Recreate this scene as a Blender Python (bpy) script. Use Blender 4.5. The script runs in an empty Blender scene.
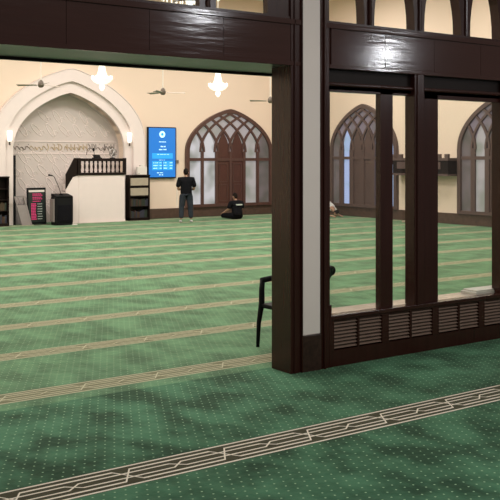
import bpy, bmesh, math, random
from mathutils import Vector, Matrix
C = bpy.context.scene.collection
S = bpy.context.scene
PI = math.pi

# ---------------- camera ----------------
cd = bpy.data.cameras.new('camera'); cam = bpy.data.objects.new('camera', cd); C.objects.link(cam)
cam.location = (0, 0, 2.0); cam.rotation_euler = (PI/2, 0, -math.radians(35.14))
cd.lens = 65.88; cd.sensor_width = 36; cd.shift_y = -0.184; cd.clip_start = .1; cd.clip_end = 200
S.camera = cam

# ---------------- world, lights, exposure ----------------
w = bpy.data.worlds.new('world'); S.world = w; w.use_nodes = True
w.node_tree.nodes['Background'].inputs[0].default_value = (1.0, .93, .84, 1)
w.node_tree.nodes['Background'].inputs[1].default_value = .17
S.view_settings.view_transform = 'Standard'; S.view_settings.look = 'None'
S.view_settings.exposure = 0; S.view_settings.gamma = 1; S.view_settings.use_curve_mapping = False

def area_light(name, loc, sx, sy, power, col, rot=(0, 0, 0)):
    l = bpy.data.lights.new(name, 'AREA'); l.shape = 'RECTANGLE'; l.size = sx; l.size_y = sy
    l.energy = power; l.color = col
    o = bpy.data.objects.new(name, l); C.objects.link(o); o.location = loc; o.rotation_euler = rot
    return o
for ix in range(4):
    for iy in range(3):
        area_light('hall_ceiling_light', (0.5+ix*5.6, 10.5+iy*5.6, 7.45), 2.4, 1.2, (135, 228, 305)[iy], (1.0, .93, .86))
def bulb_light(loc, power, r):
    l = bpy.data.lights.new('lobby_bulb', 'POINT'); l.energy = power; l.color = (.95, .96, 1.0); l.shadow_soft_size = r
    o = bpy.data.objects.new('lobby_bulb', l); C.objects.link(o); o.location = loc
bulb_light((11.5, 1.3, 3.85), 90, .09)
bulb_light((7.6, 1.3, 4.4), 80, .09)
area_light('lobby_ceiling_light', (4.0, 3.2, 4.6), 2.5, 1.2, 75, (1.0, .95, .88))
area_light('lobby_ceiling_light', (9.0, 3.4, 4.6), 2.5, 1.2, 55, (1.0, .95, .88))
area_light('lobby_ceiling_light', (0.5, 1.0, 4.6), 2.0, 1.2, 40, (1.0, .95, .88))

# ---------------- mesh helpers ----------------
class MB:
    def __init__(s): s.v = []; s.f = []; s.mi = []
    def add(s, vs, fs, mi=0):
        n = len(s.v); s.v += [tuple(v) for v in vs]; s.f += [tuple(i+n for i in f) for f in fs]; s.mi += [mi]*len(fs)
    def box(s, x0, x1, y0, y1, z0, z1, mi=0):
        s.add([(x0,y0,z0),(x1,y0,z0),(x1,y1,z0),(x0,y1,z0),(x0,y0,z1),(x1,y0,z1),(x1,y1,z1),(x0,y1,z1)],
              [(0,3,2,1),(4,5,6,7),(0,1,5,4),(1,2,6,5),(2,3,7,6),(3,0,4,7)], mi); return s
    def prism(s, poly, a0, a1, M=lambda p, a: (p[0], a, p[1]), mi=0):
        n = len(poly); vs = [M(p, a0) for p in poly]+[M(p, a1) for p in poly]
        fs = [tuple(range(n)), tuple(range(2*n-1, n-1, -1))]+[(i, i+n, (i+1) % n+n, (i+1) % n) for i in range(n)]
        s.add(vs, fs, mi); return s
    def tube(s, pts, r, n=8, mi=0, cap=True):
        pts = [Vector(p) for p in pts]; rs = r if isinstance(r, (list, tuple)) else [r]*len(pts)
        vs = []; fs = []; prev = None
        for i, p in enumerate(pts):
            t = (pts[min(i+1, len(pts)-1)]-pts[max(i-1, 0)]).normalized()
            up = Vector((0, 0, 1)) if abs(t.z) < .95 else Vector((1, 0, 0))
            if prev is not None: up = prev
            a = t.cross(up).normalized(); b = a.cross(t).normalized(); prev = b
            for k in range(n):
                an = 2*PI*k/n; vs.append(p+a*math.cos(an)*rs[i]+b*math.sin(an)*rs[i])
        for i in range(len(pts)-1):
            for k in range(n): fs.append((i*n+k, i*n+(k+1) % n, (i+1)*n+(k+1) % n, (i+1)*n+k))
        if cap: fs.append(tuple(range(n-1, -1, -1))); m = (len(pts)-1)*n; fs.append(tuple(range(m, m+n)))
        s.add(vs, fs, mi); return s
    def lathe(s, prof, c=(0,0,0), n=24, mi=0):
        vs = []; fs = []; m = len(prof)
        for r, z in prof:
            for k in range(n): vs.append((c[0]+r*math.cos(2*PI*k/n), c[1]+r*math.sin(2*PI*k/n), c[2]+z))
        for i in range(m-1):
            for k in range(n): fs.append((i*n+k, i*n+(k+1) % n, (i+1)*n+(k+1) % n, (i+1)*n+k))
        fs.append(tuple(range(n-1, -1, -1))); fs.append(tuple(range((m-1)*n, m*n)))
        s.add(vs, fs, mi); return s
    def ball(s, c, r, n=12, mi=0):
        if not isinstance(r, (tuple, list)): r = (r, r, r)
        vs = []; fs = []; m = n//2+1
        for i in range(1, m):
            ph = PI*i/m
            for k in range(n): vs.append((c[0]+r[0]*math.sin(ph)*math.cos(2*PI*k/n), c[1]+r[1]*math.sin(ph)*math.sin(2*PI*k/n), c[2]+r[2]*math.cos(ph)))
        for i in range(m-2):
            for k in range(n): fs.append((i*n+k, (i+1)*n+k, (i+1)*n+(k+1) % n, i*n+(k+1) % n))
        vs += [(c[0], c[1], c[2]+r[2]), (c[0], c[1], c[2]-r[2])]; T = len(vs)-2
        for k in range(n): fs.append((T, k, (k+1) % n)); fs.append((T+1, (m-2)*n+(k+1) % n, (m-2)*n+k))
        s.add(vs, fs, mi); return s
    def build(s, name, mats, parent=None, loc=None, smooth=False, bevel=0, rotz=0):
        me = bpy.data.meshes.new(name); me.from_pydata(s.v, [], s.f)
        if not isinstance(mats, (list, tuple)): mats = [mats]
        for m in mats: me.materials.append(m)
        for p, i in zip(me.polygons, s.mi): p.material_index = i; p.use_smooth = smooth
        bm = bmesh.new(); bm.from_mesh(me); bmesh.ops.recalc_face_normals(bm, faces=bm.faces); bm.to_mesh(me); bm.free()
        o = bpy.data.objects.new(name, me); C.objects.link(o)
        if parent: o.parent = parent
        if loc: o.location = loc
        o.rotation_euler.z = rotz
        if bevel:
            b = o.modifiers.new('bevel', 'BEVEL'); b.width = bevel; b.segments = 2; b.limit_method = 'ANGLE'
        return o
def tag(o, label, cat, group=None):
    o['label'] = label; o['category'] = cat
    if group: o['group'] = group
    return o
def struct(o): o['kind'] = 'structure'; return o
def thing(name, label, cat, loc=(0,0,0), rotz=0, group=None):
    o = bpy.data.objects.new(name, None); C.objects.link(o); o.location = loc; o.rotation_euler = (0, 0, rotz)
    o.empty_display_size = .1
    return tag(o, label, cat, group)
def sempty(name, loc=(0,0,0)):
    o = bpy.data.objects.new(name, None); C.objects.link(o); o.location = loc; return struct(o)
def copy_tree(o, parent=None):
    c = o.copy(); C.objects.link(c)
    if parent: c.parent = parent
    for ch in list(o.children): copy_tree(ch, c)
    return c

# ---------------- materials ----------------
def mat(name, col, rough=.6, metal=0, emit=None, estr=0, bump=0, bscale=40, var=0, vscale=6, stretch=(1,1,1), coat=0, sheen=0, spec=None):
    m = bpy.data.materials.new(name); m.use_nodes = True; nt = m.node_tree; b = nt.nodes['Principled BSDF']
    b.inputs['Base Color'].default_value = (*col, 1); b.inputs['Roughness'].default_value = rough
    b.inputs['Metallic'].default_value = metal
    b.inputs['Coat Weight'].default_value = coat; b.inputs['Coat Roughness'].default_value = .15
    b.inputs['Sheen Weight'].default_value = sheen
    if spec is not None: b.inputs['Specular IOR Level'].default_value = spec
    if emit: b.inputs['Emission Color'].default_value = (*emit, 1); b.inputs['Emission Strength'].default_value = estr
    tc = nt.nodes.new('ShaderNodeTexCoord'); mp = nt.nodes.new('ShaderNodeMapping'); mp.inputs['Scale'].default_value = stretch
    nt.links.new(tc.outputs['Object'], mp.inputs[0])
    if var or not bump:
        n = nt.nodes.new('ShaderNodeTexNoise'); n.inputs['Scale'].default_value = vscale; n.inputs['Detail'].default_value = 5
        nt.links.new(mp.outputs[0], n.inputs[0])
        r = nt.nodes.new('ShaderNodeMixRGB'); r.inputs[1].default_value = (*[c*(1-(var or .04)) for c in col], 1)
        r.inputs[2].default_value = (*[min(1, c*(1+(var or .04))) for c in col], 1)
        nt.links.new(n.outputs[0], r.inputs[0]); nt.links.new(r.outputs[0], b.inputs['Base Color'])
    if bump:
        n = nt.nodes.new('ShaderNodeTexNoise'); n.inputs['Scale'].default_value = bscale; n.inputs['Detail'].default_value = 4
        nt.links.new(mp.outputs[0], n.inputs[0]); bp = nt.nodes.new('ShaderNodeBump'); bp.inputs['Strength'].default_value = bump
        bp.inputs['Distance'].default_value = .01
        nt.links.new(n.outputs[0], bp.inputs['Height']); nt.links.new(bp.outputs[0], b.inputs['Normal'])
    return m
M = {}
M['wood'] = mat('dark_varnished_wood', (.034, .0095, .0070), .24, spec=.35, var=.3, vscale=3, stretch=(6,6,.5), bump=.04, bscale=9)
M['wood_beam'] = mat('dark_varnished_veneer', (.048, .0165, .013), .13, spec=.5, var=.15, vscale=2, stretch=(.6,3,5), bump=.14, bscale=5)
M['wood_deep'] = mat('near_black_wood', (.010, .005, .004), .5, spec=.2, var=.3)
M['wood_arch'] = mat('brown_arch_wood', (.088, .042, .034), .45, spec=.35, var=.25, stretch=(8,8,.8), coat=.2)
M['wood_door'] = mat('red_brown_door_wood', (.080, .031, .023), .45, spec=.3, var=.3, stretch=(9,9,.8), coat=.2)
M['wood_grey'] = mat('grey_brown_wood', (.10, .062, .055), .45, var=.2, stretch=(8,8,.8))
M['cream'] = mat('cream_wall_paint', (.82, .665, .54), .85, var=.03, vscale=.7)
M['white_wall'] = mat('white_column_paint', (.86, .78, .74), .8, var=.03, vscale=3)
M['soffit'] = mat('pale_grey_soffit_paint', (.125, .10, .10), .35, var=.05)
M['plaster'] = mat('white_mihrab_plaster', (.80, .70, .67), .7, var=.04, vscale=4)
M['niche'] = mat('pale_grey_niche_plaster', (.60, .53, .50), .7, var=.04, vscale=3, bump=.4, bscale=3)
M['ceiling'] = mat('white_ceiling_paint', (.8, .78, .72), .9)
M['black'] = mat('black_plastic', (.007, .007, .008), .6, spec=.15, var=.2)
M['blackcloth'] = mat('black_cotton', (.007, .007, .009), .9, spec=.1, bump=.4, bscale=30, var=.2)
M['denim'] = mat('grey_blue_denim', (.030, .036, .047), .9, spec=.15, var=.5, vscale=9)
M['skin'] = mat('skin', (.42, .24, .16), .55, var=.08)
M['hair'] = mat('dark_brown_hair', (.010, .006, .0045), .8, spec=.15, bump=.6, bscale=60, var=.3)
M['whitecloth'] = mat('white_cotton', (.72, .70, .68), .9, bump=.5, bscale=12)
M['shoe'] = mat('light_grey_socks', (.45, .45, .43), .8, var=.1)
M['metal'] = mat('brushed_metal', (.35, .33, .32), .35, metal=.9, var=.1)
M['greymetal'] = mat('grey_folding_board', (.26, .23, .22), .5, var=.15)
M['bronze'] = mat('dark_bronze', (.05, .04, .03), .4, metal=.7)
M['fan'] = mat('beige_fan_metal', (.42, .36, .30), .5, var=.1)
M['fan_motor'] = mat('brown_fan_motor', (.14, .11, .085), .5, var=.1)
M['rod'] = mat('white_rod_paint', (.85, .80, .72), .5)
M['sill'] = mat('polished_beige_marble', (.50, .42, .36), .16, var=.2, vscale=7)
M['louver'] = mat('varnished_louver_slat', (.21, .145, .115), .3, var=.2, vscale=8)
M['marble_dark'] = mat('speckled_dark_marble', (.040, .021, .016), .3, spec=.3, var=.9, vscale=26)
M['marble_skirt'] = mat('brown_marble_skirting', (.085, .050, .038), .3, var=.5, vscale=9)
M['beige'] = mat('beige_shelf_board', (.40, .34, .26), .6, var=.15)
M['book'] = mat('dark_book_spines', (.045, .022, .018), .5, var=.8, vscale=20, stretch=(4,1,.2))
M['whitebox'] = mat('white_plastic', (.75, .70, .66), .4)
M['crystal'] = mat('lit_chandelier_crystal', (.9, .9, .85), .2, emit=(1.0, .90, .72), estr=.95)
M['bulb'] = mat('glowing_chandelier_bulb', (.9, .9, .9), .2, emit=(.93, .98, 1.0), estr=1.3)
M['sconce_glow'] = mat('sconce_glow', (.9, .9, .85), .4, emit=(1.0, .88, .74), estr=1.1)
M['gold'] = mat('gold_calligraphy_paint', (.50, .38, .22), .5, var=.1)
M['ink'] = mat('black_calligraphy_paint', (.16, .13, .11), .6)
M['screen'] = mat('lit_blue_screen', (.01, .05, .15), .3, emit=(.012, .19, .62), estr=1.0)
M['screen_pale'] = mat('lit_pale_blue_panel', (.01, .1, .2), .3, emit=(.03, .40, .85), estr=1.0)
M['screen_text'] = mat('lit_white_screen_text', (.5, .7, .8), .3, emit=(.45, .85, .95), estr=.9)
M['pink'] = mat('pink_led_text', (.3, .02, .08), .4, emit=(.62, .04, .15), estr=.7)
M['board_text'] = mat('white_board_text', (.6, .65, .6), .5)
M['board'] = mat('dark_green_notice_board', (.012, .020, .018), .4)
M['paper'] = mat('off_white_paper', (.60, .57, .52), .6, var=.05)

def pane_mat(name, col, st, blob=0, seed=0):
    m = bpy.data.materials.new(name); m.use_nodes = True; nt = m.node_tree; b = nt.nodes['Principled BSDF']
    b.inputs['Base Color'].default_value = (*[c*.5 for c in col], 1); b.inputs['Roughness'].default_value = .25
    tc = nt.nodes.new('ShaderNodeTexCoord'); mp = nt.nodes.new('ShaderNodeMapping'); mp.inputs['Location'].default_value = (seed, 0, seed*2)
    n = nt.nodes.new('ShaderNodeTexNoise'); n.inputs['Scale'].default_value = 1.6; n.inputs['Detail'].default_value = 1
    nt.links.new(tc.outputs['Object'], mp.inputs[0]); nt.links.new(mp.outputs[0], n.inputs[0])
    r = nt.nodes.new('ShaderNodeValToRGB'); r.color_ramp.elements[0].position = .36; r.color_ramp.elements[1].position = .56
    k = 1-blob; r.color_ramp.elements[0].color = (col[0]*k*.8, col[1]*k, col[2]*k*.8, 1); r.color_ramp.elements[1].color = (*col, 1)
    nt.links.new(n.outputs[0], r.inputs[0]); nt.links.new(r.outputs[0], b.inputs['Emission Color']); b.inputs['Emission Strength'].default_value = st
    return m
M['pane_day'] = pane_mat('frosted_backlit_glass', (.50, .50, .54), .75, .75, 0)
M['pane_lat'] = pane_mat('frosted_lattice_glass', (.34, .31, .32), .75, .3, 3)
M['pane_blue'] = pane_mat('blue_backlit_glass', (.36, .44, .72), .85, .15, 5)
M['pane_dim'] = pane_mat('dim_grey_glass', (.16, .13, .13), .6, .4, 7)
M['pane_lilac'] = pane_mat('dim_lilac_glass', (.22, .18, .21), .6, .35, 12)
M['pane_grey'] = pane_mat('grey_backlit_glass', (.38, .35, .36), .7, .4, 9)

def glass_mat():
    m = bpy.data.materials.new('clear_window_glass'); m.use_nodes = True; nt = m.node_tree; nt.nodes.remove(nt.nodes['Principled BSDF'])
    t = nt.nodes.new('ShaderNodeBsdfTransparent'); g = nt.nodes.new('ShaderNodeBsdfGlossy'); g.inputs['Roughness'].default_value = .02
    t.inputs[0].default_value = (.95, .96, .95, 1)
    lw = nt.nodes.new('ShaderNodeLayerWeight'); lw.inputs[0].default_value = .5
    p5 = nt.nodes.new('ShaderNodeMath'); p5.operation = 'POWER'; p5.inputs[1].default_value = 5; nt.links.new(lw.outputs['Facing'], p5.inputs[0])
    fr = nt.nodes.new('ShaderNodeMath'); fr.operation = 'MULTIPLY_ADD'; fr.inputs[1].default_value = .96; fr.inputs[2].default_value = .04; nt.links.new(p5.outputs[0], fr.inputs[0])
    mx = nt.nodes.new('ShaderNodeMixShader'); nt.links.new(fr.outputs[0], mx.inputs[0]); nt.links.new(t.outputs[0], mx.inputs[1]); nt.links.new(g.outputs[0], mx.inputs[2])
    nt.links.new(mx.outputs[0], nt.nodes['Material Output'].inputs[0]); return m
M['glass'] = glass_mat()

def carpet_mat(name, y0, pitch, bg=(.040, .024, .017), fg=(.86, .78, .68), wid=.35, lo=(.003, .036, .022), hi=(.052, .168, .098), sheen=.22):
    m = bpy.data.materials.new(name); m.use_nodes = True; nt = m.node_tree; b = nt.nodes['Principled BSDF']; L = nt.links
    geo = nt.nodes.new('ShaderNodeTexCoord'); sp = nt.nodes.new('ShaderNodeSeparateXYZ'); L.new(geo.outputs['Object'], sp.inputs[0])
    X, Y = sp.outputs[0], sp.outputs[1]
    def ma(op, a, c=None, d=None):
        n = nt.nodes.new('ShaderNodeMath'); n.operation = op
        for i, v in enumerate((a, c, d)):
            if v is None: continue
            if isinstance(v, (int, float)): n.inputs[i].default_value = v
            else: L.new(v, n.inputs[i])
        return n.outputs[0]
    v = ma('SUBTRACT', ma('FLOORED_MODULO', ma('ADD', Y, pitch/2-y0), pitch), pitch/2)
    v = ma('DIVIDE', v, wid)
    band = ma('LESS_THAN', ma('ABSOLUTE', v), .5)
    P = .73
    def tri(off):  # -1..1, period 2P
        return ma('SUBTRACT', ma('DIVIDE', ma('PINGPONG', ma('ADD', X, off+100*P), P), P/2), 1)
    def step(off, k, amp):
        t = ma('MULTIPLY', tri(off), k); return ma('MULTIPLY', ma('MAXIMUM', ma('MINIMUM', t, 1), -1), amp)
    A = step(.60, 6, .28); Bn = step(.60+P*.5, 8, .11)
    def line(a, w): return ma('LESS_THAN', ma('ABSOLUTE', ma('SUBTRACT', v, a)), w)
    lines = None
    for a, wd in ((.455, .028), (-.455, .028), (A, .030), (ma('MULTIPLY', A, -1), .030), (Bn, .024), (ma('MULTIPLY', Bn, -1), .024)):
        l = line(a, wd); lines = l if lines is None else ma('MAXIMUM', lines, l)
    # dots
    sx, sy = .072, .072
    row = ma('FLOOR', ma('DIVIDE', Y, sy)); off = ma('MULTIPLY', ma('FLOORED_MODULO', row, 2), sx/2)
    dx = ma('SUBTRACT', ma('FLOORED_MODULO', ma('ADD', X, off), sx), sx/2)
    dy = ma('SUBTRACT', ma('FLOORED_MODULO', Y, sy), sy/2)
    dd = ma('ADD', ma('MULTIPLY', dx, dx), ma('MULTIPLY', dy, dy)); dot = ma('LESS_THAN', dd, .0066**2)
    def noise(sc, det, stretch=(1,1,1)):
        mp = nt.nodes.new('ShaderNodeMapping'); mp.inputs['Scale'].default_value = stretch; L.new(geo.outputs['Object'], mp.inputs[0])
        n = nt.nodes.new('ShaderNodeTexNoise'); n.inputs['Scale'].default_value = sc; n.inputs['Detail'].default_value = det; L.new(mp.outputs[0], n.inputs[0]); return n.outputs[0]
    n1 = noise(2.6, 10, (1.1, .75, 1)); r = nt.nodes.new('ShaderNodeValToRGB'); L.new(n1, r.inputs[0])
    r.color_ramp.elements[0].position = .38; r.color_ramp.elements[1].position = .62
    r.color_ramp.elements[0].color = (*lo, 1); r.color_ramp.elements[1].color = (*hi, 1)
    def mix(f, a, c):
        n = nt.nodes.new('ShaderNodeMixRGB'); L.new(f, n.inputs[0])
        for i, q in ((1, a), (2, c)):
            if isinstance(q, tuple): n.inputs[i].default_value = (*q, 1)
            else: L.new(q, n.inputs[i])
        return n.outputs[0]
    c1 = mix(dot, r.outputs[0], (.33, .50, .32))
    bandc = mix(lines, bg, fg)
    c = mix(band, c1, bandc)
    L.new(c, b.inputs['Base Color']); b.inputs['Roughness'].default_value = .95; b.inputs['Specular IOR Level'].default_value = .1
    b.inputs['Sheen Weight'].default_value = sheen; b.inputs['Sheen Roughness'].default_value = .5; b.inputs['Sheen Tint'].default_value = (.62, .85, .52, 1)
    bp = nt.nodes.new('ShaderNodeBump'); bp.inputs['Strength'].default_value = .5; bp.inputs['Distance'].default_value = .02
    L.new(noise(9, 5), bp.inputs['Height']); L.new(bp.outputs[0], b.inputs['Normal'])
    return m
M['carpet_hall'] = carpet_mat('green_hall_carpet', 7.385, 1.55, bg=(.13, .095, .062), fg=(.52, .47, .36), wid=.31, lo=(.010, .060, .036), hi=(.076, .200, .110), sheen=.46)
M['carpet_lobby'] = carpet_mat('green_lobby_carpet', 5.15, 2.24)

# ---------------- shell ----------------
QY, RX, CZ, LX = 26.45, 21.0, 7.6, -4.0       # qibla wall, right wall, ceiling, left wall
struct(MB().box(LX, RX, 7.035, QY+1, -.1, 0).build('floor', M['carpet_hall']))
struct(MB().box(-6, 14, -3, 7.02, -.1, .004).build('floor_lobby', M['carpet_lobby']))
struct(MB().box(LX, RX+.3, 7.5, QY+.3, CZ, CZ+.2).build('ceiling', M['ceiling']))
struct(MB().box(RX, RX+.3, 6.69, QY+.3, 0, CZ).build('wall_right', M['cream']))
struct(MB().box(LX-.3, LX, 6.69, QY+.3, 0, CZ).build('wall_left', M['cream']))

def arch_h(u, a, rise, p=1.3, q=.49):
    u = min(1, abs(u)/a); return rise*max(0, 1-u**p)**q
def arch_pts(cx, a, spring, rise, q=.49, n=40, bottom=0, p=1.3):
    pts = [(cx-a, bottom)]
    for i in range(n+1):
        t = -math.cos(PI*i/n); pts.append((cx+a*t, spring+arch_h(a*t, a, rise, p, q)))
    pts.append((cx+a, bottom)); return pts
# back wall with the niche opening
NX, NA = 11.77, 1.85; NS, NR = 2.2, 1.82
inner = arch_pts(NX, NA, NS, NR, .44, p=1.25)
mb = MB(); mb.box(LX, NX-NA, QY, QY+.3, 0, CZ); mb.box(NX+NA, RX+.3, QY, QY+.3, 0, CZ)
top = inner[1:-1]
for (x0, z0), (x1, z1) in zip(top, top[1:]):
    mb.prism([(x0, z0), (x1, z1), (x1, CZ), (x0, CZ)], QY, QY+.3)
struct(mb.build('wall_back', M['cream']))

# ---------------- mihrab ----------------
mih = sempty('wall_niche', (NX, QY, 0))
def ring(outer, innr, y0, y1, name, m, par, off):
    mb = MB(); n = len(outer)
    for i in range(n-1):
        o0, o1, i0, i1 = outer[i], outer[i+1], innr[i], innr[i+1]
        mb.prism([(o0[0]-off, o0[1]), (o1[0]-off, o1[1]), (i1[0]-off, i1[1]), (i0[0]-off, i0[1])], y0, y1)
    return mb.build(name, m, par)
outer = arch_pts(NX, 2.53, 2.4, 2.36, .44, p=1.25); mid = arch_pts(NX, 2.12, 2.32, 2.05, .44, p=1.25)
ring(outer, mid, -.20, 0, 'arch_surround', M['plaster'], mih, NX)
ring(mid, inner, -.10, 0, 'arch_moulding', M['plaster'], mih, NX)
ring([(NX+(x-NX)*1.006, z+.015) for x, z in outer], outer, -.22, -.02, 'arch_bead', M['plaster'], mih, NX)
# niche back
mb = MB(); mb.box(-NA-.1, NA+.1, .45, .6, 0, 4.3)
for (x0, z0), (x1, z1) in zip(inner, inner[1:]):
    mb.add([(x0-NX, 0, z0), (x1-NX, 0, z1), (x1-NX, .46, z1), (x0-NX, .46, z0)], [(0,1,2,3)])
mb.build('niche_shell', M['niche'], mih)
mb = MB(); mb.box(-NA, NA, .43, .45, 2.13, 2.16).box(-NA, NA, .43, .45, 2.50, 2.53); mb.build('inscription_border', M['plaster'], mih)
# relief of almond leaves, lower panel and upper vault
random.seed(4); mb = MB()
for r_ in range(9):
    for c_ in range(9):
        x = -1.8+c_*.45+(r_ % 2)*.22; z = .35+r_*.42
        if 2.05 < z+.02 < 2.62: continue
        if z+.25 > NS+arch_h(x, NA, NR, 1.25, .44)-.12 or abs(x) > 1.68: continue
        pts = []
        for k in range(15):
            t = 2*PI*k/14; ax = .24*math.cos(t); ay = .075*math.sin(t)
            an = -PI/4 if c_ % 2 == 0 else -PI/3.2
            pts.append((x+ax*math.cos(an)-ay*math.sin(an), .448, z+ax*math.sin(an)+ay*math.cos(an)))
        mb.tube(pts, .012, 5)
        mb.tube([(x+.16+.10*math.cos(q*.5)*(1-q*.05), .448, z-.10+.10*math.sin(q*.5)*(1-q*.05)) for q in range(11)], .008, 5)
mb.build('carved_relief', M['plaster'], mih, smooth=True)
# calligraphy strokes
random.seed(11)
def script(x0, x1, z, h, name, m):
    mb = MB(); x = x0; y = .437
    while x < x1:
        wv = random.uniform(.10, .22); k = random.random(); pts = []
        for i in range(9):
            t = i/8
            if k < .35: pts.append((x+wv*t, y, z+h*(.18*math.sin(t*PI*2)-.1)))
            elif k < .7: pts.append((x+wv*(t-.25*math.sin(t*PI)), y, z+h*(.45*math.sin(t*PI*1.1)-.25)))
            else: pts.append((x+wv*.4*math.sin(t*PI), y, z+h*(.5-t*.9)))
        mb.tube(pts, [.005+.007*math.sin(PI*i/8) for i in range(9)], 5)
        if random.random() < .6: mb.ball((x+wv*.5, y, z+h*random.choice((-.42, .45))), .013, 6)
        if random.random() < .45: mb.tube([(x+wv*.7, y, z+h*.45), (x+wv*.75, y, z-h*.2)], .010, 5)
        x += wv*.85
    return mb.build(name, m, mih)
script(-1.70, -1.15, 2.32, .22, 'calligraphy', M['ink'])
script(-1.12, .78, 2.32, .26, 'calligraphy', M['gold'])
script(.82, 1.70, 2.32, .28, 'calligraphy', M['ink'])
# sconces
for i, (x, side) in enumerate(((9.77, 'left'), (13.74, 'right'))):
    t = thing('wall_sconce', 'small glowing white wall lamp on the %s leg of the big plaster arch' % side, 'wall lamp', (x, QY-.11, 2.62), 0, 'wall lamps on the arch')
    MB().box(-.03, .03, -.03, .01, -.10, .10).build('wall_plate', M['whitebox'], t)
    MB().lathe([(.045, -.16), (.075, -.10), (.08, .12), (.07, .17)], (0, -.10, .02), 16).build('lamp_shade', M['sconce_glow'], t, smooth=True)
    MB().lathe([(.012, -.26), (.03, -.24), (.02, -.18), (.045, -.15)], (0, -.10, .02), 12).build('finial', M['bronze'], t)

# ---------------- arched doors / windows ----------------
def arched(name, cx, a, spring, rise, base, org, rotz, kinds, wood, lat, rail=1.95, nb=6, mw=.10):
    root = sempty(name, org); root.rotation_euler.z = rotz
    outp = arch_pts(0, a, spring, rise, .49, 40, base)
    def bar(mb, pts, wd, y0, y1):
        closed = pts[0] == pts[-1]
        pts = [p for k, p in enumerate(pts) if k == 0 or math.dist(p, pts[k-1]) > 1e-3]
        n = len(pts); L_, R_ = [], []
        for k in range(n):
            a_ = pts[k-1] if k else (pts[-2] if closed else pts[0]); b_ = pts[k+1] if k < n-1 else (pts[1] if closed else pts[-1])
            p = pts[k]; t1 = Vector((p[0]-a_[0], p[1]-a_[1])); t2 = Vector((b_[0]-p[0], b_[1]-p[1]))
            t1 = t1.normalized() if t1.length > 1e-6 else t2.normalized(); t2 = t2.normalized() if t2.length > 1e-6 else t1
            t = (t1+t2).normalized(); nv = Vector((-t.y, t.x)); h = wd/2/max(.5, nv.dot(Vector((-t1.y, t1.x))))
            L_.append((p[0]+nv.x*h, p[1]+nv.y*h)); R_.append((p[0]-nv.x*h, p[1]-nv.y*h))
        vs = []; fs = []
        for k in range(n): vs += [(L_[k][0], y0, L_[k][1]), (R_[k][0], y0, R_[k][1]), (R_[k][0], y1, R_[k][1]), (L_[k][0], y1, L_[k][1])]
        for k in range(n-1):
            for q in range(4): fs.append((4*k+q, 4*k+(q+1) % 4, 4*k+4+(q+1) % 4, 4*k+4+q))
        fs.append((0, 1, 2, 3)); m = 4*(n-1); fs.append((m+3, m+2, m+1, m)); mb.add(vs, fs)
    # frame
    fw = .13; mb = MB(); inn = [(x*(a-fw)/a, base if z == base else spring+(z-spring)*(rise-fw)/rise) for x, z in outp]
    for i in range(len(outp)-1): mb.prism([outp[i], outp[i+1], inn[i+1], inn[i]], -.12, 0)
    bar(mb, [(-a+.02, base+.05), (a-.02, base+.05)], .10, -.124, 0)
    mb.build('frame', wood, root)
    w_ = 2*(a-.07)/nb; xs = [-(a-.07)+w_*i for i in range(nb+1)]
    mb = MB(); bar(mb, [(-a+.06, rail), (a-.06, rail)], .10, -.10, 0); mb.build('transom', wood, root)
    for x in xs[1:-1]:
        mb = MB(); bar(mb, [(x, base+.05), (x, spring+.03)], mw, -.108, 0); mb.build('mullion', wood, root)
    # intersecting tracery
    for sgn in (1, -1):
        for i in range(nb):
            sh = xs[i]-xs[0]; pts = []
            for k in range(61):
                u = -a+2*a*k/60*.999; X_ = (u+sh)
                # left-hand side profile continues past the crown as a rising arc
                uu = -a*math.cos(PI/2*k/60)
                z = spring+arch_h(uu, a, rise); X2 = uu+sh
                lim = spring+arch_h(X2, a, rise)
                if abs(X2) > a-.02 or (z > lim-.03 and k > 3): break
                pts.append((X2*sgn, z))
            if i > 0 and len(pts) > 2:
                mb = MB(); bar(mb, pts, .07, -.090-.002*i-(.001 if sgn > 0 else 0), -.01); mb.build('tracery_rib', wood, root)
    # lattice glass
    poly = [(x*.97, max(z-.06, rail)) for x, z in outp]
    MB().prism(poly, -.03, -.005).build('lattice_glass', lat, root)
    for i, kd in enumerate(kinds):
        x0, x1 = xs[i]+.05, xs[i+1]-.05; cxp = (x0+x1)/2
        # lancet profile between two mullions
        lan = [(x0, rail+.05)]
        for k in range(13):
            t = k/12; X_ = x0+(x1-x0)*t; d = min(t, 1-t)*w_
            lan.append((X_, min(spring+arch_h(a-d, a, rise), spring+arch_h(X_, a, rise)-.05)))
        lan.append((x1, rail+.05))
        if kd == 'door':
            lf = MB().box(x0-.02, x1+.02, -.07, -.03, base+.08, rail).build('door_leaf', M['wood_door'] if wood is not M['wood_grey'] else wood, root)
            mb = MB()
            for (za, zb) in ((base+.2, base+.75), (base+.85, rail-.15)):
                bar(mb, [(x0+.07, za), (x1-.07, za), (x1-.07, zb), (x0+.07, zb), (x0+.07, za)], .03, -.085, -.07)
            mb.build('door_moulding', wood, lf)
            MB().prism(lan, -.07, -.032).build('lancet_panel', M['wood_door'] if wood is not M['wood_grey'] else wood, root)
        else:
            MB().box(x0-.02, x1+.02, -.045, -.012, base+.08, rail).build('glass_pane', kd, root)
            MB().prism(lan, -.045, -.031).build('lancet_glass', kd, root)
    return root
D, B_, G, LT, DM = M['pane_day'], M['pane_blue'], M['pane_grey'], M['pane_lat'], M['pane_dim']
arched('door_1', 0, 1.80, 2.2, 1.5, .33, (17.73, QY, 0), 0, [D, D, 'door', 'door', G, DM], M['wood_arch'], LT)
arched('window_1', 0, 1.66, 2.25, 1.58, .33, (RX, 23.12, 0), -PI/2, [DM, B_, 'door', 'door', B_, B_], M['wood_grey'], M['pane_lilac'], rail=2.0, mw=.20)
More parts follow.
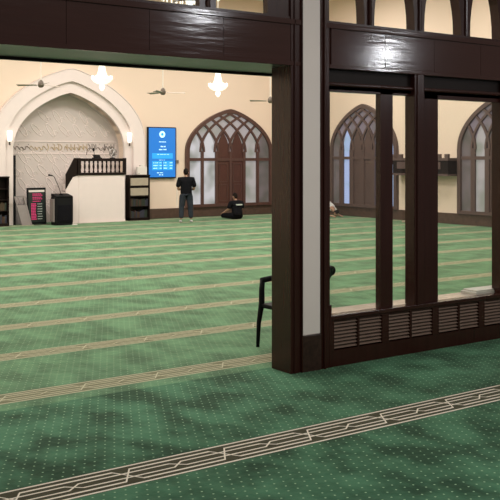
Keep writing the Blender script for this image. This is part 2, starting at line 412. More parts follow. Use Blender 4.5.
arched('window_2', 0, 1.66, 2.25, 1.58, .33, (RX, 17.22, 0), -PI/2, [DM, G, 'door', 'door', G, DM], M['wood_grey'], M['pane_lilac'], rail=2.0, mw=.16)
# skirting
struct(MB().box(14.36, RX, QY-.06, QY, 0, .33).box(LX, 8.9, QY-.06, QY, 0, .33).build('baseboard_back', M['marble_skirt'], bevel=.01))
struct(MB().box(RX-.06, RX, 7.6, QY-.06, 0, .33).build('baseboard_right', M['marble_skirt'], bevel=.01))

# ---------------- partition ----------------
PY = 6.69
BX0, BX1 = -1.0, 10.0
struct(MB().box(BX0, BX1, PY+.02, 7.5, 2.87, 3.26).build('trim_beam', M['wood_beam']))
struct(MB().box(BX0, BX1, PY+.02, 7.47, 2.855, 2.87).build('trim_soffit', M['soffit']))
struct(MB().box(BX0, BX1, 7.47, 7.51, 2.83, 3.27).build('trim_beam_back', M['wood_deep']))
mb = MB()
for x0, x1 in ((BX0, 5.30), (5.52, BX1)):
    mb.box(x0, x1, PY-.012, PY+.02, 3.235, 3.285); mb.box(x0, x1, PY-.004, PY+.02, 2.855, 2.895)
struct(mb.build('trim_beam_mouldings', M['wood_beam'], bevel=.004))
root = sempty('trim_fascia')
for x0, x1 in [(5.17-.74*(i+1), 5.17-.74*i) for i in range(8)]+[(5.66, 6.36), (6.36, 7.06), (7.06, 7.78), (7.78, 8.5), (8.5, 9.2), (9.2, 9.95)]:
    MB().box(x0+.002, x1-.002, PY+.004, PY+.02, 2.895, 3.235).build('fascia_panel', M['wood_beam'], root)
# posts and pillar
mb = MB().box(5.17, 5.30, PY, 6.99, 0, 4.75); mb.box(5.205, 5.22, PY-.012, PY, 0, 4.75); mb.box(5.285, 5.30, PY-.02, PY, 0, 4.75)
struct(mb.build('trim_post_left', M['wood'], bevel=.004))
struct(MB().box(5.30, 5.52, PY-.005, 7.0, .34, 4.75).build('wall_pillar', M['white_wall'], bevel=.01))
struct(MB().box(5.30, 5.52, PY-.02, 7.0, 0, .34).build('baseboard_pillar', M['marble_dark'], bevel=.006))
mb = MB().box(5.52, 5.625, PY-.01, 6.86, 0, 4.75); mb.box(5.55, 5.575, PY-.03, PY-.01, 0, 4.75)
struct(mb.build('trim_post_right', M['wood'], bevel=.006))
struct(MB().box(0.2, .6, PY, 7.1, 0, 2.86).build('trim_post_far', M['wood'], bevel=.004))
struct(MB().box(BX0-5, .2, PY, 7.1, 0, 4.4).build('wall_front_left', M['cream']))
struct(MB().box(9.95, 21, PY, 7.1, 0, 4.4).build('wall_front_right', M['cream']))
struct(MB().box(LX, RX, PY+.02, 7.1, 4.4, CZ).build('wall_front_upper', M['cream']))
# upper tier of lancet openings
def lancets(name, edges, x_end, dp=.12):
    mb = MB(); z0, z1 = 3.28, 4.4; y0, y1 = PY+.02, PY+.02+dp
    mb.box(edges[0][0]-.02, x_end, y0-.01, y1+.02, z0-.01, z0+.03)
    prev = None
    for (e0, e1) in edges:
        if prev is not None: mb.box(prev, e0, y0, y1, z0, z1)
        if prev is not None:
            c = (prev+e0)/2; mb.tube([(c, y0-.005, z0+.03), (c, y0-.005, z1)], .022, 8)
        prev = e1; n = 16; a = (e1-e0)/2; cx = (e0+e1)/2
        for k in range(n):
            ts = [-math.cos(PI*(k+j)/n) for j in (0, 1)]
            zz = [min(3.36+.75*math.sqrt(max(0, 1-abs(t)**1.25)), z1-.01) for t in ts]; xs = [cx+a*t for t in ts]
            mb.prism([(xs[0], zz[0]), (xs[1], zz[1]), (xs[1], z1), (xs[0], z1)], y0, y1)
    mb.box(prev, x_end, y0, y1, z0, z1)
    return struct(mb.build(name, M['wood']))
lancets('window_upper_left', [(4.36-.73*i, 4.92-.73*i) for i in range(6, -1, -1)], 5.17, .07)
lancets('window_upper_right', [(5.63, 6.10), (6.23, 6.79), (6.93, 7.49), (7.63, 8.12), (8.33, 8.89), (9.03, 9.6)], 9.95)

# glazed screen, right
gy0, gy1 = 6.75, 6.82
struct(MB().box(5.62, BX1, PY+.06, 6.86, 2.66, 2.86).build('trim_header', M['wood_deep']))
struct(MB().box(5.62, BX1, PY+.02, PY+.07, 2.69, 2.73).build('trim_header_bead', M['wood'], bevel=.015))
w4 = sempty('window_4', (5.62, 6.78, 0))
MB().box(.0, .07, -.03, .04, .491, 2.68).build('stile', M['wood'], w4)
MB().box(.73, .90, -.03, .04, .491, 2.68).build('stile', M['wood'], w4)
MB().box(.0, 1.15, -.03, .04, 2.64, 2.69).build('top_rail', M['wood'], w4)
MB().box(.06, .74, 0, .008, .491, 2.65).build('glass_pane', M['glass'], w4)
MB().box(.89, 1.16, 0, .008, .491, 2.65).build('glass_pane', M['glass'], w4)
struct(MB().box(6.77, 6.91, PY, 6.83, .49, 2.86).box(6.80, 6.83, PY-.012, PY, .49, 2.86).build('trim_post_mid', M['wood'], bevel=.005))
w5 = sempty('window_5', (6.91, 6.78, 0))
MB().box(0, .265, -.03, .04, .491, 2.68).box(.03, .045, -.045, -.03, .5, 2.68).build('stile', M['wood'], w5)
MB().box(.0, 1.25, -.03, .04, 2.62, 2.69).build('top_rail', M['wood'], w5)
MB().box(.26, 1.25, 0, .008, .491, 2.63).build('glass_pane', M['glass'], w5)
struct(MB().box(8.155, 8.32, PY, 6.86, .49, 2.86).build('trim_post_end', M['wood'], bevel=.005))
w6 = sempty('window_6', (8.32, 6.78, 0))
MB().box(.0, 1.6, -.03, .04, 2.62, 2.69).build('top_rail', M['wood'], w6)
MB().box(.0, 1.6, 0, .008, .491, 2.63).build('glass_pane', M['glass'], w6)
# sill
struct(MB().box(5.64, 9.95, 6.79, 7.06, .462, .49).build('trim_sill', M['sill'], bevel=.004))
struct(MB().box(5.64, 9.95, PY-.012, 6.79, .455, .495).build('trim_sill_front', M['wood'], bevel=.005))

# louvred cabinets under the glazing
def cab(x0, wd, where):
    t = thing('louvered_cabinet', 'low dark wood louvred cabinet under the glazing, %s' % where, 'cabinet', (x0, PY, 0.004), 0, 'louvred cabinets in a row under the glazing')
    mb = MB(); mb.box(0, wd, .05, .36, 0, .45); mb.box(0, wd, .0, .05, 0, .155); mb.box(0, wd, .0, .05, .435, .45)
    mb.build('body', M['wood'], t)
    MB().box(0, .035, -.004, .05, .155, .435).build('stile', M['wood'], t); MB().box(wd-.055, wd, -.004, .05, .155, .435).build('stile', M['wood'], t)
    h = (wd-.09)/2
    MB().box(.035+h-.012, .035+h+.012, -.002, .05, .155, .435).build('stile', M['wood'], t)
    for k in range(2):
        xa = .035+k*h+(.012 if k else 0); xb = xa+h-.012
        mb = MB().box(xa, xb, .044, .05, .155, .435, 1)
        for q in range(8):
            z = .172+q*.034
            mb.prism([(.004, z), (.012, z-.006), (.044, z+.016), (.036, z+.022)], xa, xb, M=lambda p, a: (a, p[0], p[1]))
        mb.build('louver_panel', [M['louver'], M['wood_deep']], t)
    return t
for x0, wd, wh in ((5.655, .715, 'nearest the white pillar'), (6.37, .715, 'second from the white pillar'), (7.085, .715, 'third from the white pillar'), (7.80, .715, 'last in view, below the stacked papers'), (8.515, .715, 'at the far right end')):
    cab(x0, wd, wh)
MB_ = MB().box(5.625, 5.655, PY-.01, 6.8, 0.004, .60).build('trim_cabinet_end', M['wood'], bevel=.003); struct(MB_)
for k, (x, y, z, ww, dd, hh, rz) in enumerate(((8.12, 6.93, .49, .56, .22, .026, .03), (8.13, 6.93, .516, .50, .20, .016, -.02))):
    tag(MB().box(-ww/2, ww/2, -dd/2, dd/2, 0, hh).build('paper_stack', M['paper'], None, (x, y, z), bevel=.002, rotz=rz),
        ['wide flat folder lying on the window sill at the right edge', 'thin flat booklet lying on top of the folder on the window sill'][k], 'papers')

# ---------------- armchair behind the post ----------------
t = thing('armchair', 'black plastic armchair half hidden behind the dark wood post', 'chair', (5.68, 7.88, 0), -PI/2+.05)
# local: +y is backwards of seat, x across; front leg at origin side
for sx in (0, .54):
    MB().tube([(sx, -.035, 0), (sx, -.02, .25), (sx, .02, .46), (sx, .02, .60), (sx, .03, .705)], [.018, .024, .032, .030, .026], 8).build('leg', M['black'], t, smooth=True)
    MB().tube([(sx, .47, 0), (sx, .45, .25), (sx, .42, .46)], [.014, .017, .02], 8).build('leg', M['black'], t, smooth=True)
    MB().tube([(sx, .015, .70), (sx, .15, .71), (sx, .34, .70), (sx, .45, .67)], [.03, .032, .028, .024], 8).build('armrest', M['black'], t, smooth=True)
mb = MB().box(-.01, .55, .0, .50, .41, .455); mb.build('seat', M['black'], t, bevel=.012)
mb = MB()
for x in (.01, .53):
    mb.tube([(x, .42, .44), (x, .44, .60), (x, .47, .72), (x, .52, .80), (x, .53, .84)], [.02, .02, .022, .03, .03], 8)
for (z, yy) in ((.52, .43), (.61, .44), (.70, .47)):
    mb.box(0.02, .52, yy-.01, yy+.012, z-.025, z+.035)
mb.tube([(-.01, .52, .815), (.14, .535, .825), (.27, .54, .83), (.40, .535, .825), (.55, .52, .815)], [.045, .062, .066, .062, .052], 12)
mb.build('backrest', M['black'], t)

# ---------------- minbar ----------------
t = thing('minbar', 'white plaster pulpit platform with dark wood balustrade inside the arch', 'pulpit', (11.85, 25.95, 0))
MB().box(0, 1.58, 0, .92, 0, 1.47).build('platform', M['plaster'], t, bevel=.015)
MB().box(-.004, 1.584, -.01, .9, 0, .05).build('plinth', M['plaster'], t)
mb = MB(); mb.box(-.04, 1.60, -.03, .03, 1.47, 1.55).box(-.04, 1.60, -.04, .04, 1.90, 1.99); mb.build('balustrade_rail', M['wood_deep'], t, bevel=.008)
for k in range(11):
    x = .05+k*.148
    MB().lathe([(.022, 0), (.034, .03), (.018, .07), (.036, .18), (.02, .29), (.034, .33), (.022, .36)], (x, 0, 1.55), 10).build('baluster', M['wood_deep'], t, smooth=True)
for x in (0.0, 1.56): MB().box(x-.045, x+.045, -.045, .045, 1.47, 2.0).build('newel_post', M['wood_deep'], t)
mb = MB(); mb.prism([(0, 1.47), (0, 2.0), (-.14, 2.0), (-.42, 1.50), (-.42, 1.05), (-.20, 1.42)], .0, .05); mb.build('stair_rail_panel', M['wood_deep'], t)
mb = MB()
for k in range(6): mb.box(-.07*(k+1), 0, .06, .9, 1.47-.245*(k+1), 1.47-.245*k-.04)
mb.build('stair', M['plaster'], t)
mb = MB(); mb.box(-.42, 0, .01, .05, 0, 1.06).prism([(0, 1.06), (0, 1.47), (-.18, 1.42), (-.42, 1.06)], .01, .05); mb.build('stair_string', M['plaster'], t)
# things on top
t = thing('microphone', 'thin black gooseneck microphone above the pulpit balustrade', 'microphone', (12.38, 26.02, 1.99))
MB().lathe([(.05, 0), (.05, .02), (.01, .03)], n=12).build('base', M['black'], t)
MB().tube([(0, 0, .02), (.02, 0, .14), (.0, 0, .28), (-.14, 0, .32), (-.22, 0, .26), (-.24, 0, .1)], .008, 6).build('gooseneck', M['black'], t, smooth=True)
MB().ball((.0, 0, .27), (.035, .035, .06), 10).build('microphone_head', M['black'], t, smooth=True)
t = thing('laptop', 'small black open laptop on the pulpit rail beside the microphone', 'laptop', (12.52, 26.0, 1.99))
MB().box(-.12, .12, -.04, .14, 0, .02).build('keyboard_base', M['black'], t)
MB().prism([(.04, .02), (.14, .11), (.15, .105), (.05, .012)], -.12, .12, M=lambda p, a: (a, p[0], p[1])).build('screen', M['black'], t)
t = thing('desk_fan', 'small round grey desk fan on the pulpit balustrade', 'fan', (13.03, 26.02, 1.99))
MB().lathe([(.09, 0), (.09, .015), (.02, .03), (.015, .10)], n=16).build('base', M['black'], t)
mb = MB()
for k in range(16):
    an = PI*k/16; mb.tube([(.13*math.cos(an), -.04, .17+.13*math.sin(an)), (0, -.06, .17), (-.13*math.cos(an), -.04, .17-.13*math.sin(an))], .004, 4)
mb.tube([(.13*math.cos(2*PI*k/24), -.04, .17+.13*math.sin(2*PI*k/24)) for k in range(25)], .012, 6)
mb.build('guard', M['metal'], t)
mb = MB()
for k in range(4):
    an = PI/2*k; mb.prism([(0, 0), (.11*math.cos(an), .11*math.sin(an)), (.11*math.cos(an+.8), .11*math.sin(an+.8))], -.03, -.025)
mb.v = [(x, y, z+.17) for x, y, z in mb.v]; mb.build('blades', M['greymetal'], t)

# ---------------- bookcases ----------------
def bookcase(x, side, full):
    t = thing('bookcase', 'dark wood bookcase with %s against the %s leg of the arch' % ('two pale upper shelves' if full else 'rows of dark books', side), 'bookcase', (x, 25.98, 0), 0, 'bookcases beside the arch')
    MB().box(0, .04, 0, .26, 0, 1.45).box(.70, .74, 0, .26, 0, 1.45).box(0, .74, .24, .26, 0, 1.45).box(-.01, .75, -.01, .26, 1.42, 1.46).box(0, .74, 0, .26, 0, .09).build('body', M['wood_deep'], t)
    zs = [.09, .46, .78, 1.10]
    for z in zs[1:]: MB().box(.04, .70, .0, .24, z-.02, z).build('shelf', M['wood_deep'], t)
    return t, zs
t, zs = bookcase(13.60, 'right', True)
for z in (.78, 1.10):
    MB().box(.05, .69, .02, .05, z+.02, z+.26).build('pale_panel', M['beige'], t)
def books(x, zs, where, seed):
    random.seed(seed)
    for r_, z in enumerate(zs):
        bx = x+.05
        while bx < x+.66:
            th = random.uniform(.035, .06); h = random.uniform(.18, .25)
            hue = random.choice(((.05,.02,.015), (.03,.03,.05), (.06,.04,.02), (.02,.03,.02)))
            k = 'book_%d' % int(hue[0]*1000)
            if k not in M: M[k] = mat('book_cover', hue, .5, var=.2)
            tag(MB().box(0, th-.003, 0, .15, 0, h).build('book', M[k], None, (bx, 26.03, z), bevel=.003), 'dark spined book standing on the %s shelf of the %s bookcase' % (('bottom', 'second lowest')[r_] if r_ < 2 else 'upper', where), 'book', 'books on the %s bookcase, shelf row %s' % (where, ('bottom', 'second', 'third', 'top')[r_]))
            bx += th
books(13.60, (.09, .46), 'right', 1)
bookcase(8.92, 'left', False)
books(8.92, (.09, .46), 'left', 2)
t = thing('router_box', 'small white plastic box standing on the right bookcase', 'box', (14.08, 26.08, 1.46))
MB().box(-.17, .17, -.08, .08, 0, .26).build('case', M['whitebox'], t, bevel=.015)
MB().box(-.06, .06, -.06, .06, .26, .33).build('lid', M['whitebox'], t, bevel=.01)
MB().box(-.14, -.11, -.083, -.08, .03, .05).build('vent_slot', M['black'], t)

# ---------------- screen ----------------
t = thing('wall_screen', 'tall blue lit display screen on the cream wall', 'screen', (15.01, QY, 0))
MB().box(-.53, .53, -.09, 0, 1.33, 3.02).build('casing', M['black'], t, bevel=.008)
MB().box(-.50, .50, -.094, -.09, 1.37, 2.99).build('display', M['screen'], t)
mb = MB(); mb.lathe([(.11, 0), (.11, .004)], n=28); mb.v = [(x+.0, -z-.094, y+2.78) for x, y, z in mb.v]; mb.build('logo', M['screen_text'], t)
mb = MB().lathe([(.045, 0), (.045, .004)], n=20); mb.v = [(x+.0, -z-.099, y+2.78) for x, y, z in mb.v]; mb.build('logo_centre', M['screen_pale'], t)
mb = MB().box(-.38, .40, -.097, -.094, 1.98, 2.16).box(-.38, -.01, -.097, -.094, 1.60, 1.90).box(.03, .40, -.097, -.094, 1.60, 1.90); mb.build('display_box', M['screen_pale'], t)
random.seed(8)
def txt(x0, x1, z, h):
    x = x0; mb = MB()
    while x < x1:
        wv = random.uniform(.015, .04); mb.box(x, min(x+wv, x1), -.101, -.097, z, z+h*random.uniform(.7, 1)); x += wv+random.choice((.008, .008, .03))
    mb.build('text_line', M['screen_text'], t)
txt(-.12, .14, 2.52, .03); txt(-.06, .12, 2.36, .045); txt(-.12, .16, 2.26, .04); txt(-.2, .25, 2.11, .02); txt(-.12, .10, 1.925, .02)
for z in (1.83, 1.74, 1.65):
    txt(-.34, -.16, z, .03); txt(-.10, -.02, z, .03); txt(.05, .18, z, .03); txt(.28, .38, z, .03)
txt(-.2, .03, 1.50, .03); txt(-.12, .03, 1.43, .03)
t = thing('wall_conduit', 'thin pale cable conduit with small grey box beside the blue screen', 'conduit', (15.62, QY, 0))
MB().box(-.012, .012, -.02, 0, .33, 3.02).build('conduit', M['rod'], t); MB().box(-.05, .05, -.045, 0, 1.83, 1.93).build('switch_box', M['metal'], t)

# ---------------- items left in niche ----------------
t = thing('notice_board', 'black framed notice board with pink and white lettering leaning in the arch', 'notice board', (10.66, 26.32, 0))
mb = MB().box(-.30, .30, 0, .05, 0, 1.10)
for o_ in (mb,): o_.v = [(x, y+z*.06, z) for x, y, z in o_.v]
mb.build('frame', M['black'], t, bevel=.01)
def lean(mb): mb.v = [(x, y+z*.06, z) for x, y, z in mb.v]; return mb
lean(MB().box(-.26, .26, -.006, 0, .06, 1.05)).build('panel', M['board'], t)
lean(MB().box(-.25, .25, -.010, -.006, .97, 1.03)).build('header_strip', M['whitebox'], t)
mb = MB(); random.seed(3)
for z in (.90, .86, .80, .75, .68):
    x = -.13
    while x < .13: wv = random.uniform(.03, .06); mb.box(x, x+wv, -.010, -.006, z, z+.024); x += wv+.012
for k in range(11):
    z = .60-k*.046; x = -.18
    while x < -.06: wv = random.uniform(.03, .05); mb.box(x, x+wv, -.010, -.006, z, z+.030); x += wv+.010
lean(mb).build('pink_lettering', M['pink'], t)
mb = MB()
for k in range(7):
    z = .60-k*.075; x = .02
    while x < .15: wv = random.uniform(.02, .04); mb.box(x, x+wv, -.010, -.006, z, z+.018); x += wv+.008
lean(mb).build('white_lettering', M['board_text'], t)

t = thing('speaker_cabinet', 'black upright lectern cabinet standing before the arch with a microphone on top', 'lectern', (11.16, 25.68, 0), -.03)
mb = MB().box(-.26, .30, -.2, .2, .06, .84); mb.build('cabinet', M['black'], t, bevel=.025)
MB().box(-.30, -.27, -.15, .15, .10, .78).build('side_panel', M['greymetal'], t)
MB().box(-.2, .24, -.215, -.2, .12, .60).build('front_grille', M['blackcloth'], t, bevel=.01)
MB().box(-.24, .28, -.2, .2, 0, .06).build('plinth', M['black'], t)
mb = MB(); mb.prism([(-.22, .84), (.22, .84), (.22, .93), (-.22, .86)], -.24, .28, M=lambda p, a: (a, p[0], p[1])); mb.build('sloping_top', M['black'], t)
t = thing('microphone', 'long black gooseneck microphone reaching left from the black lectern cabinet', 'microphone', (11.16, 25.70, .895))
MB().lathe([(.06, 0), (.06, .02), (.02, .04)], n=12).build('base', M['black'], t)
MB().tube([(0, 0, .02), (-.06, 0, .2), (-.16, 0, .42), (-.22, 0, .55), (-.28, 0, .58)], .010, 6).build('gooseneck', M['black'], t, smooth=True)
MB().tube([(-.27, 0, .58), (-.40, 0, .60)], [.018, .028], 8).build('microphone_head', M['black'], t, smooth=True)
# tall black strip, folded boards
tag(MB().box(-.035, .035, -.04, .04, 0, 2.08).build('black_pole', M['black'], None, (9.965, 26.38, 0), bevel=.01), 'tall narrow black upright post at the left jamb of the niche', 'post')
def folded(x, y, lx, label):
    t = thing('folded_stand', label, 'folded stand', (x, y, 0), 0, 'folded grey stands in the niche')
    def sk(mb): mb.v = [(px-lx*z, py+.10*z, z) for px, py, z in mb.v]; return mb
    sk(MB().box(-.16, -.12, -.02, .02, 0, .86)).build('side_rail', M['greymetal'], t)
    sk(MB().box(.12, .16, -.02, .02, 0, .86)).build('side_rail', M['greymetal'], t)
    sk(MB().box(-.12, .12, -.01, .01, .0, .60)).build('board', M['greymetal'], t)
    sk(MB().box(-.12, .12, -.02, .02, .82, .86)).build('cross_bar', M['greymetal'], t)
folded(10.25, 26.10, .24, 'folded grey stand leaning left beside the notice board')
folded(10.19, 26.46, .02, 'upright folded grey stand behind the leaning one in the niche')
tag(MB().tube([(0,0,.012), (.15,-.06,.012), (.3,.03,.012), (.46,-.03,.012), (.52,.05,.012), (.62,0,.012)], .012, 6).build('floor_cable', M['black'], None, (10.42, 25.98, 0), smooth=True), 'black cable lying on the carpet before the notice board', 'cable')
tag(MB().box(-.07, .07, -.05, .05, 0, .035).build('tissue_pack', M['whitebox'], None, (11.42, 25.30, 0), bevel=.008), 'small white packet on the carpet in front of the black lectern', 'packet')
tag(MB().box(-.10, .10, -.07, .07, 0, .06).build('small_box', M['beige'], None, (20.3, 20.45, 0), bevel=.01), 'small beige box on the carpet beneath the crenellated wall shelf', 'box')

# ---------------- crenellated wall shelf ----------------
t = thing('wall_shelf', 'dark grey-brown crenellated wooden shelf on the right wall between windows', 'shelf', (RX, 0, 0))
MB().box(-.45, 0, 18.93, 21.35, 1.92, 2.0).build('top_board', M['wood_grey'], t)
MB().box(-.42, 0, 18.96, 21.30, 1.50, 1.92).build('apron', M['wood_deep'], t)
MB().box(-.44, -.40, 19.25, 21.1, 1.66, 1.88).build('front_panel', M['wood_grey'], t)
MB().box(-.46, 0, 18.92, 21.36, 1.46, 1.52).build('bottom_board', M['wood_grey'], t)
for k in range(8):
    y = 18.93+k*.325; MB().box(-.45, -.37, y, y+.145, 2.0, 2.12).build('merlon', M['wood_grey'], t)
mb = MB().prism([(0, 1.46), (-.42, 1.92), (0, 1.92)], 21.35, 21.42, M=lambda p, a: (p[0], a, p[1])); mb.build('side_bracket', M['wood_deep'], t)

# ---------------- chandeliers ----------------
def chandelier(label, loc, s=1.0, group='chandeliers in the hall'):
    t = thing('chandelier', label, 'chandelier', loc, 0, group); x, y, z = loc
    MB().tube([(0, 0, .36*s), (0, 0, CZ-z)], .008, 6).build('chain', M['rod'], t)
    MB().lathe([(.03*s, .40*s), (.07*s, .38*s), (.075*s, .30*s), (.10*s, .18*s), (.13*s, .08*s)], n=20).build('crown', M['crystal'], t, smooth=True)
    mb = MB().lathe([(.15*s, .09*s), (.25*s, .07*s), (.26*s, .02*s), (.20*s, -.05*s), (.11*s, -.10*s), (.06*s, -.11*s)], n=24)
    mb.build('bowl', M['crystal'], t, smooth=True)
    for k in range(12):
        a = 2*PI*k/12; MB().ball((.24*s*math.cos(a), .24*s*math.sin(a), .075*s), (.014*s, .014*s, .022*s), 8).build('candle_bulb', M['bulb'], t, smooth=True)
    MB().lathe([(.02*s, -.10*s), (.07*s, -.15*s), (.06*s, -.20*s), (.02*s, -.26*s)], n=14).build('drop', M['bulb'], t, smooth=True)
    l = bpy.data.lights.new('chandelier_light', 'POINT'); l.energy = 8*s; l.color = (1, .88, .7); l.shadow_soft_size = .25
    o = bpy.data.objects.new('chandelier_light', l); C.objects.link(o); o.parent = t; o.location = (0, 0, -.75*s)
chandelier('small crystal chandelier hanging before the big plaster arch', (8.76, 18, 3.69), .9)
chandelier('small crystal chandelier hanging before the cream wall above the wooden arched door', (11.75, 18, 3.67), .9)
# large tiered chandelier seen through the upper openings
t = thing('large_chandelier', 'large bright beaded chandelier seen through the openings above the left beam', 'chandelier', (7.45, 12.2, 4.5))
for r_, z in ((.70, .38), (.62, .20), (.46, .04), (.26, -.08)):
    mb = MB(); n = int(r_*64)
    mb.tube([(r_*math.cos(2*PI*k/36), r_*math.sin(2*PI*k/36), z) for k in range(37)], .012, 5)
    ring_ = mb.build('ring', M['bronze'], t)
    mb = MB()
    for k in range(n): a = 2*PI*k/n; mb.ball((r_*math.cos(a), r_*math.sin(a), z-.04), (.014, .014, .035), 6)
    mb.build('beads', M['crystal'], ring_)
MB().lathe([(.08, .5), (.16, .35), (.2, .15), (.12, 0), (.03, -.12)], n=20).build('lamp_core', M['bulb'], t, smooth=True)
MB().tube([(0, 0, .5), (0, 0, CZ-4.5)], .015, 6).build('chain', M['bronze'], t)

# ---------------- ceiling fans ----------------
def fan(label, x, y, z, rot, s=1):
    t = thing('ceiling_fan', label, 'ceiling fan', (x, y, z), rot, 'ceiling fans on long rods')
    MB().tube([(0, 0, .08), (0, 0, CZ-z)], .014, 8).build('rod', M['rod'], t)
    MB().lathe([(.02, .12), (.055, .08), (.075, 0), (.06, -.04), (.03, -.06)], n=20).build('motor', M['fan_motor'], t, smooth=True)
    for k in range(3):
        a = 2*PI*k/3; mb = MB().prism([(.10, -.03), (.55, -.06), (.57, .06), (.10, .03)], -.004, .004, M=lambda p, q: (p[0], p[1], q+p[1]*.25))
        mb.v = [(px*math.cos(a)-py*math.sin(a), px*math.sin(a)+py*math.cos(a), pz) for px, py, pz in mb.v]
        mb.build('blade', M['fan'], t)
fan('ceiling fan on a white rod in front of the top left of the plaster arch', 8.19, 20, 3.68, .35)
fan('ceiling fan on a white rod above the blue screen', 11.41, 20, 3.64, -.35)
fan('ceiling fan right above the arched door, next to the dark post', 14.75, 20, 3.55, .6)

# ---------------- people ----------------
def skin(name, verts, edges, mt, parent, sub=2, root=0):
    me = bpy.data.meshes.new(name); me.from_pydata([v[:3] for v in verts], edges, []); me.materials.append(mt)
    o = bpy.data.objects.new(name, me); C.objects.link(o); o.parent = parent
    md = o.modifiers.new('skin', 'SKIN'); md.use_smooth_shade = True
    sv = me.skin_vertices[0].data if me.skin_vertices else None
    if sv is None:
        bm = bmesh.new(); bm.from_mesh(me); bm.verts.layers.skin.verify(); bm.to_mesh(me); bm.free(); sv = me.skin_vertices[0].data
    for i, v in enumerate(verts):
        r = v[3]; sv[i].radius = r if isinstance(r, tuple) else (r, r); sv[i].use_root = (i == root)
    sb = o.modifiers.new('sub', 'SUBSURF'); sb.levels = sub; sb.render_levels = sub
    return o
def hand(vs, es, wrist_i, d, side, up):
    """five finger chains rooted in the palm; d = pointing direction, side = across the palm"""
    w = Vector(vs[wrist_i][:3]); d = Vector(d).normalized(); s_ = Vector(side).normalized(); u = Vector(up).normalized()
    p = w+d*.05; vs.append((*p, (.032, .022))); pi = len(vs)-1; es.append((wrist_i, pi))
    for k, ln in enumerate((.075, .085, .080, .062)):
        b = p+d*.035+s_*(k-1.5)*.020; m = b+d*ln*.5-u*.005; e = b+d*ln-u*.025
        vs.append((*b, .010)); vs.append((*m, .009)); vs.append((*e, .007)); n = len(vs); es += [(pi, n-3), (n-3, n-2), (n-2, n-1)]
    b = p-s_*.035; e = b+d*.04-s_*.015
    vs.append((*b, .011)); vs.append((*e, .009)); n = len(vs); es += [(pi, n-2), (n-2, n-1)]
def head(parent, c, fwd, hairmat=M['hair'], s=1):
    f = Vector(fwd).normalized(); rz = math.atan2(f.y, f.x)-PI/2
    e = bpy.data.objects.new('head_pivot', None)
    def place(o): o.location = c; o.rotation_euler = (math.asin(max(-1, min(1, f.z))), 0, rz); return o
    mb = MB(); mb.ball((0, 0, .0), (.074*s, .092*s, .112*s), 20)
    mb.ball((0, .035*s, -.055*s), (.052*s, .058*s, .062*s), 14)      # jaw
    mb.ball((0, .098*s, -.012*s), (.013*s, .020*s, .024*s), 8)        # nose
    for sx in (-1, 1): mb.ball((.076*s*sx, -.005, -.01), (.012*s, .024*s, .034*s), 8)
    face = place(mb.build('head', M['skin'], parent, smooth=True))
    mb = MB()
    for sx in (-1, 1): mb.ball((.028*s*sx, .084*s, .012*s), (.012*s, .008*s, .007*s), 8)
    mb.build('eyes', M['black'], face, smooth=True)
    MB().ball((0, .088*s, -.058*s), (.024*s, .010*s, .007*s), 8).build('mouth', mat('lips', (.30, .10, .08), .5), face, smooth=True)
    mb = MB(); mb.ball((0, -.018*s, .028*s), (.081*s, .092*s, .098*s), 20); mb.ball((0, -.045*s, -.02*s), (.070*s, .060*s, .07*s), 14)
    mb.build('hair', hairmat, face, smooth=True)
    return face

# standing person, facing the back wall, seen from behind
t = thing('person', 'person standing in black t-shirt and grey-blue jeans with hands folded in front', 'person', (14.71, 24.34, 0), -.42)
V = [(0,0,.90,(.11,.08)), (0,-.01,1.06,(.11,.08)), (0,-.01,1.22,(.12,.085)), (0,0,1.34,(.10,.07)), (0,.015,1.41,(.05,.05)), (0,.035,1.47,(.048,.05)),
     (-.19,0,1.33,.058), (-.25,-.03,1.14,.048), (-.24,.02,1.02,.042), (-.13,.19,1.03,.030),
     (.19,0,1.33,.058), (.25,-.03,1.14,.048), (.24,.02,1.02,.042), (.13,.21,1.05,.030),
     (-.10,0,.82,.088), (-.14,.02,.46,.058), (-.16,0,.09,.040), (.10,0,.82,.088), (.14,.02,.46,.058), (.16,0,.09,.040)]
Eg = [(0,1),(1,2),(2,3),(3,4),(4,5),(3,6),(6,7),(7,8),(8,9),(3,10),(10,11),(11,12),(12,13),(0,14),(14,15),(15,16),(0,17),(17,18),(18,19)]
hand(V, Eg, 9, (1,.15,0), (0,0,1), (0,1,0)); hand(V, Eg, 13, (-1,.2,0), (0,0,1), (0,1,0))
skin('body', V, Eg, M['skin'], t)
head(t, (0, .06, 1.555), (0, 1, -.25), s=.98)
skin('t_shirt', [(0,0,.74,(.20,.16)), (0,-.01,.98,(.195,.145)), (0,-.01,1.22,(.205,.145)), (0,0,1.35,(.16,.11)), (0,.01,1.42,(.075,.07)), (-.20,0,1.34,.090), (-.265,-.03,1.08,.080), (.20,0,1.34,.090), (.265,-.03,1.08,.080)],
     [(0,1),(1,2),(2,3),(3,4),(3,5),(5,6),(3,7),(7,8)], M['blackcloth'], t)
skin('jeans', [(0,0,1.02,(.165,.12)), (-.105,0,.80,.125), (-.14,.02,.46,.092), (-.15,0,.12,.078), (.105,0,.80,.125), (.14,.02,.46,.092), (.15,0,.12,.078)],
     [(0,1),(1,2),(2,3),(0,4),(4,5),(5,6)], M['denim'], t)
for sx in (-1, 1):
    mb = MB().ball((.165*sx, .05, .04), (.048, .13, .042), 14); mb.v = [(x, y, max(z, 0.0)) for x, y, z in mb.v]; mb.build('sock', M['shoe'], t, smooth=True)

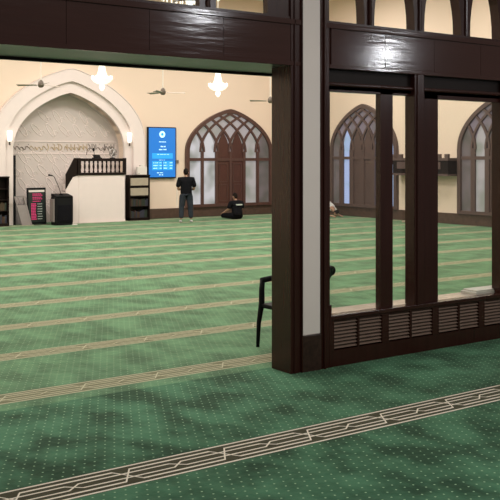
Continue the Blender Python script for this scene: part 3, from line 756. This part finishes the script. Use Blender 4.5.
# seated person, cross-legged
t = thing('person', 'person sitting cross-legged on the carpet in black t-shirt before the arched door', 'person', (16.85, 24.65, 0), 0.0)
V = [(0,0,.12,(.12,.10)), (0,.02,.26,(.11,.08)), (0,.05,.42,(.12,.08)), (0,.08,.55,(.10,.07)), (0,.10,.61,(.05,.05)), (0,.12,.66,(.05,.05)),
     (-.19,.08,.52,.055), (-.27,.12,.33,.045), (-.30,.32,.22,.032), (.19,.08,.52,.055), (.27,.14,.34,.045), (.22,.34,.24,.032),
     (-.16,.10,.10,.09), (-.36,.38,.11,.06), (-.05,.46,.05,.045), (.16,.10,.10,.09), (.36,.38,.11,.06), (.05,.52,.05,.045)]
Eg = [(0,1),(1,2),(2,3),(3,4),(4,5),(3,6),(6,7),(7,8),(3,9),(9,10),(10,11),(0,12),(12,13),(13,14),(0,15),(15,16),(16,17)]
hand(V, Eg, 8, (-.1,1,-.3), (1,0,0), (0,0,1)); hand(V, Eg, 11, (-.3,1,-.3), (-1,0,0), (0,0,1))
skin('body', V, Eg, M['skin'], t)
head(t, (0, .15, .74), (-.15, 1, -.3), s=.95)
skin('t_shirt', [(0,-.01,.06,(.22,.18)), (0,.02,.26,(.20,.15)), (0,.05,.42,(.215,.145)), (0,.08,.56,(.16,.11)), (0,.095,.62,(.075,.07)), (-.21,.08,.53,.085), (-.28,.11,.34,.075), (.21,.08,.53,.085), (.28,.12,.35,.075)],
     [(0,1),(1,2),(2,3),(3,4),(3,5),(5,6),(3,7),(7,8)], M['blackcloth'], t)
skin('trousers', [(0,0,.12,(.185,.14)), (-.16,.12,.115,.105), (-.37,.38,.12,.075), (-.08,.46,.065,.06), (.16,.12,.115,.105), (.37,.38,.12,.075), (.08,.52,.065,.06)],
     [(0,1),(1,2),(2,3),(0,4),(4,5),(5,6)], M['blackcloth'], t)
mb = MB(); random.seed(6); x = -.10
while x < .12: wv = .028; mb.box(x, x+wv-.008, -.118, -.06, .46, .50); x += wv
mb.build('back_print', M['board_text'], t)

# person in white bowing low beside the first right-hand window
t = thing('person', 'person in white robe bowed low on the carpet beside the right wall', 'person', (20.06, 24.24, 0), -3.0)
V = [(0,0,.44,(.14,.12)), (0,.16,.45,(.13,.10)), (0,.32,.38,(.13,.09)), (0,.46,.29,(.10,.08)), (0,.54,.23,.05), (0,.58,.18,.045),
     (-.17,.44,.26,.05), (-.26,.46,.09,.042), (-.20,.64,.05,.03), (.17,.44,.26,.05), (.26,.46,.09,.042), (.20,.64,.05,.03),
     (-.11,.02,.28,.09), (-.13,.28,.09,.06), (-.12,-.10,.06,.045), (.11,.02,.28,.09), (.13,.28,.09,.06), (.12,-.10,.06,.045)]
Eg = [(0,1),(1,2),(2,3),(3,4),(4,5),(3,6),(6,7),(7,8),(3,9),(9,10),(10,11),(0,12),(12,13),(13,14),(0,15),(15,16),(16,17)]
hand(V, Eg, 8, (.1,1,-.1), (1,0,0), (0,0,1)); hand(V, Eg, 11, (-.1,1,-.1), (-1,0,0), (0,0,1))
skin('body', V, Eg, M['skin'], t)
head(t, (0, .68, .14), (0, .45, -1), s=.95)
skin('robe', [(0,-.03,.43,(.22,.20)), (0,.16,.45,(.20,.17)), (0,.32,.39,(.19,.14)), (0,.46,.30,(.13,.11)), (-.18,.44,.26,.075), (-.26,.46,.12,.06), (.18,.44,.26,.075), (.26,.46,.12,.06), (0,.0,.20,(.24,.20)), (0,.2,.16,(.21,.15))],
     [(0,1),(1,2),(2,3),(3,4),(4,5),(3,6),(6,7),(0,8),(8,9)], M['whitecloth'], t)
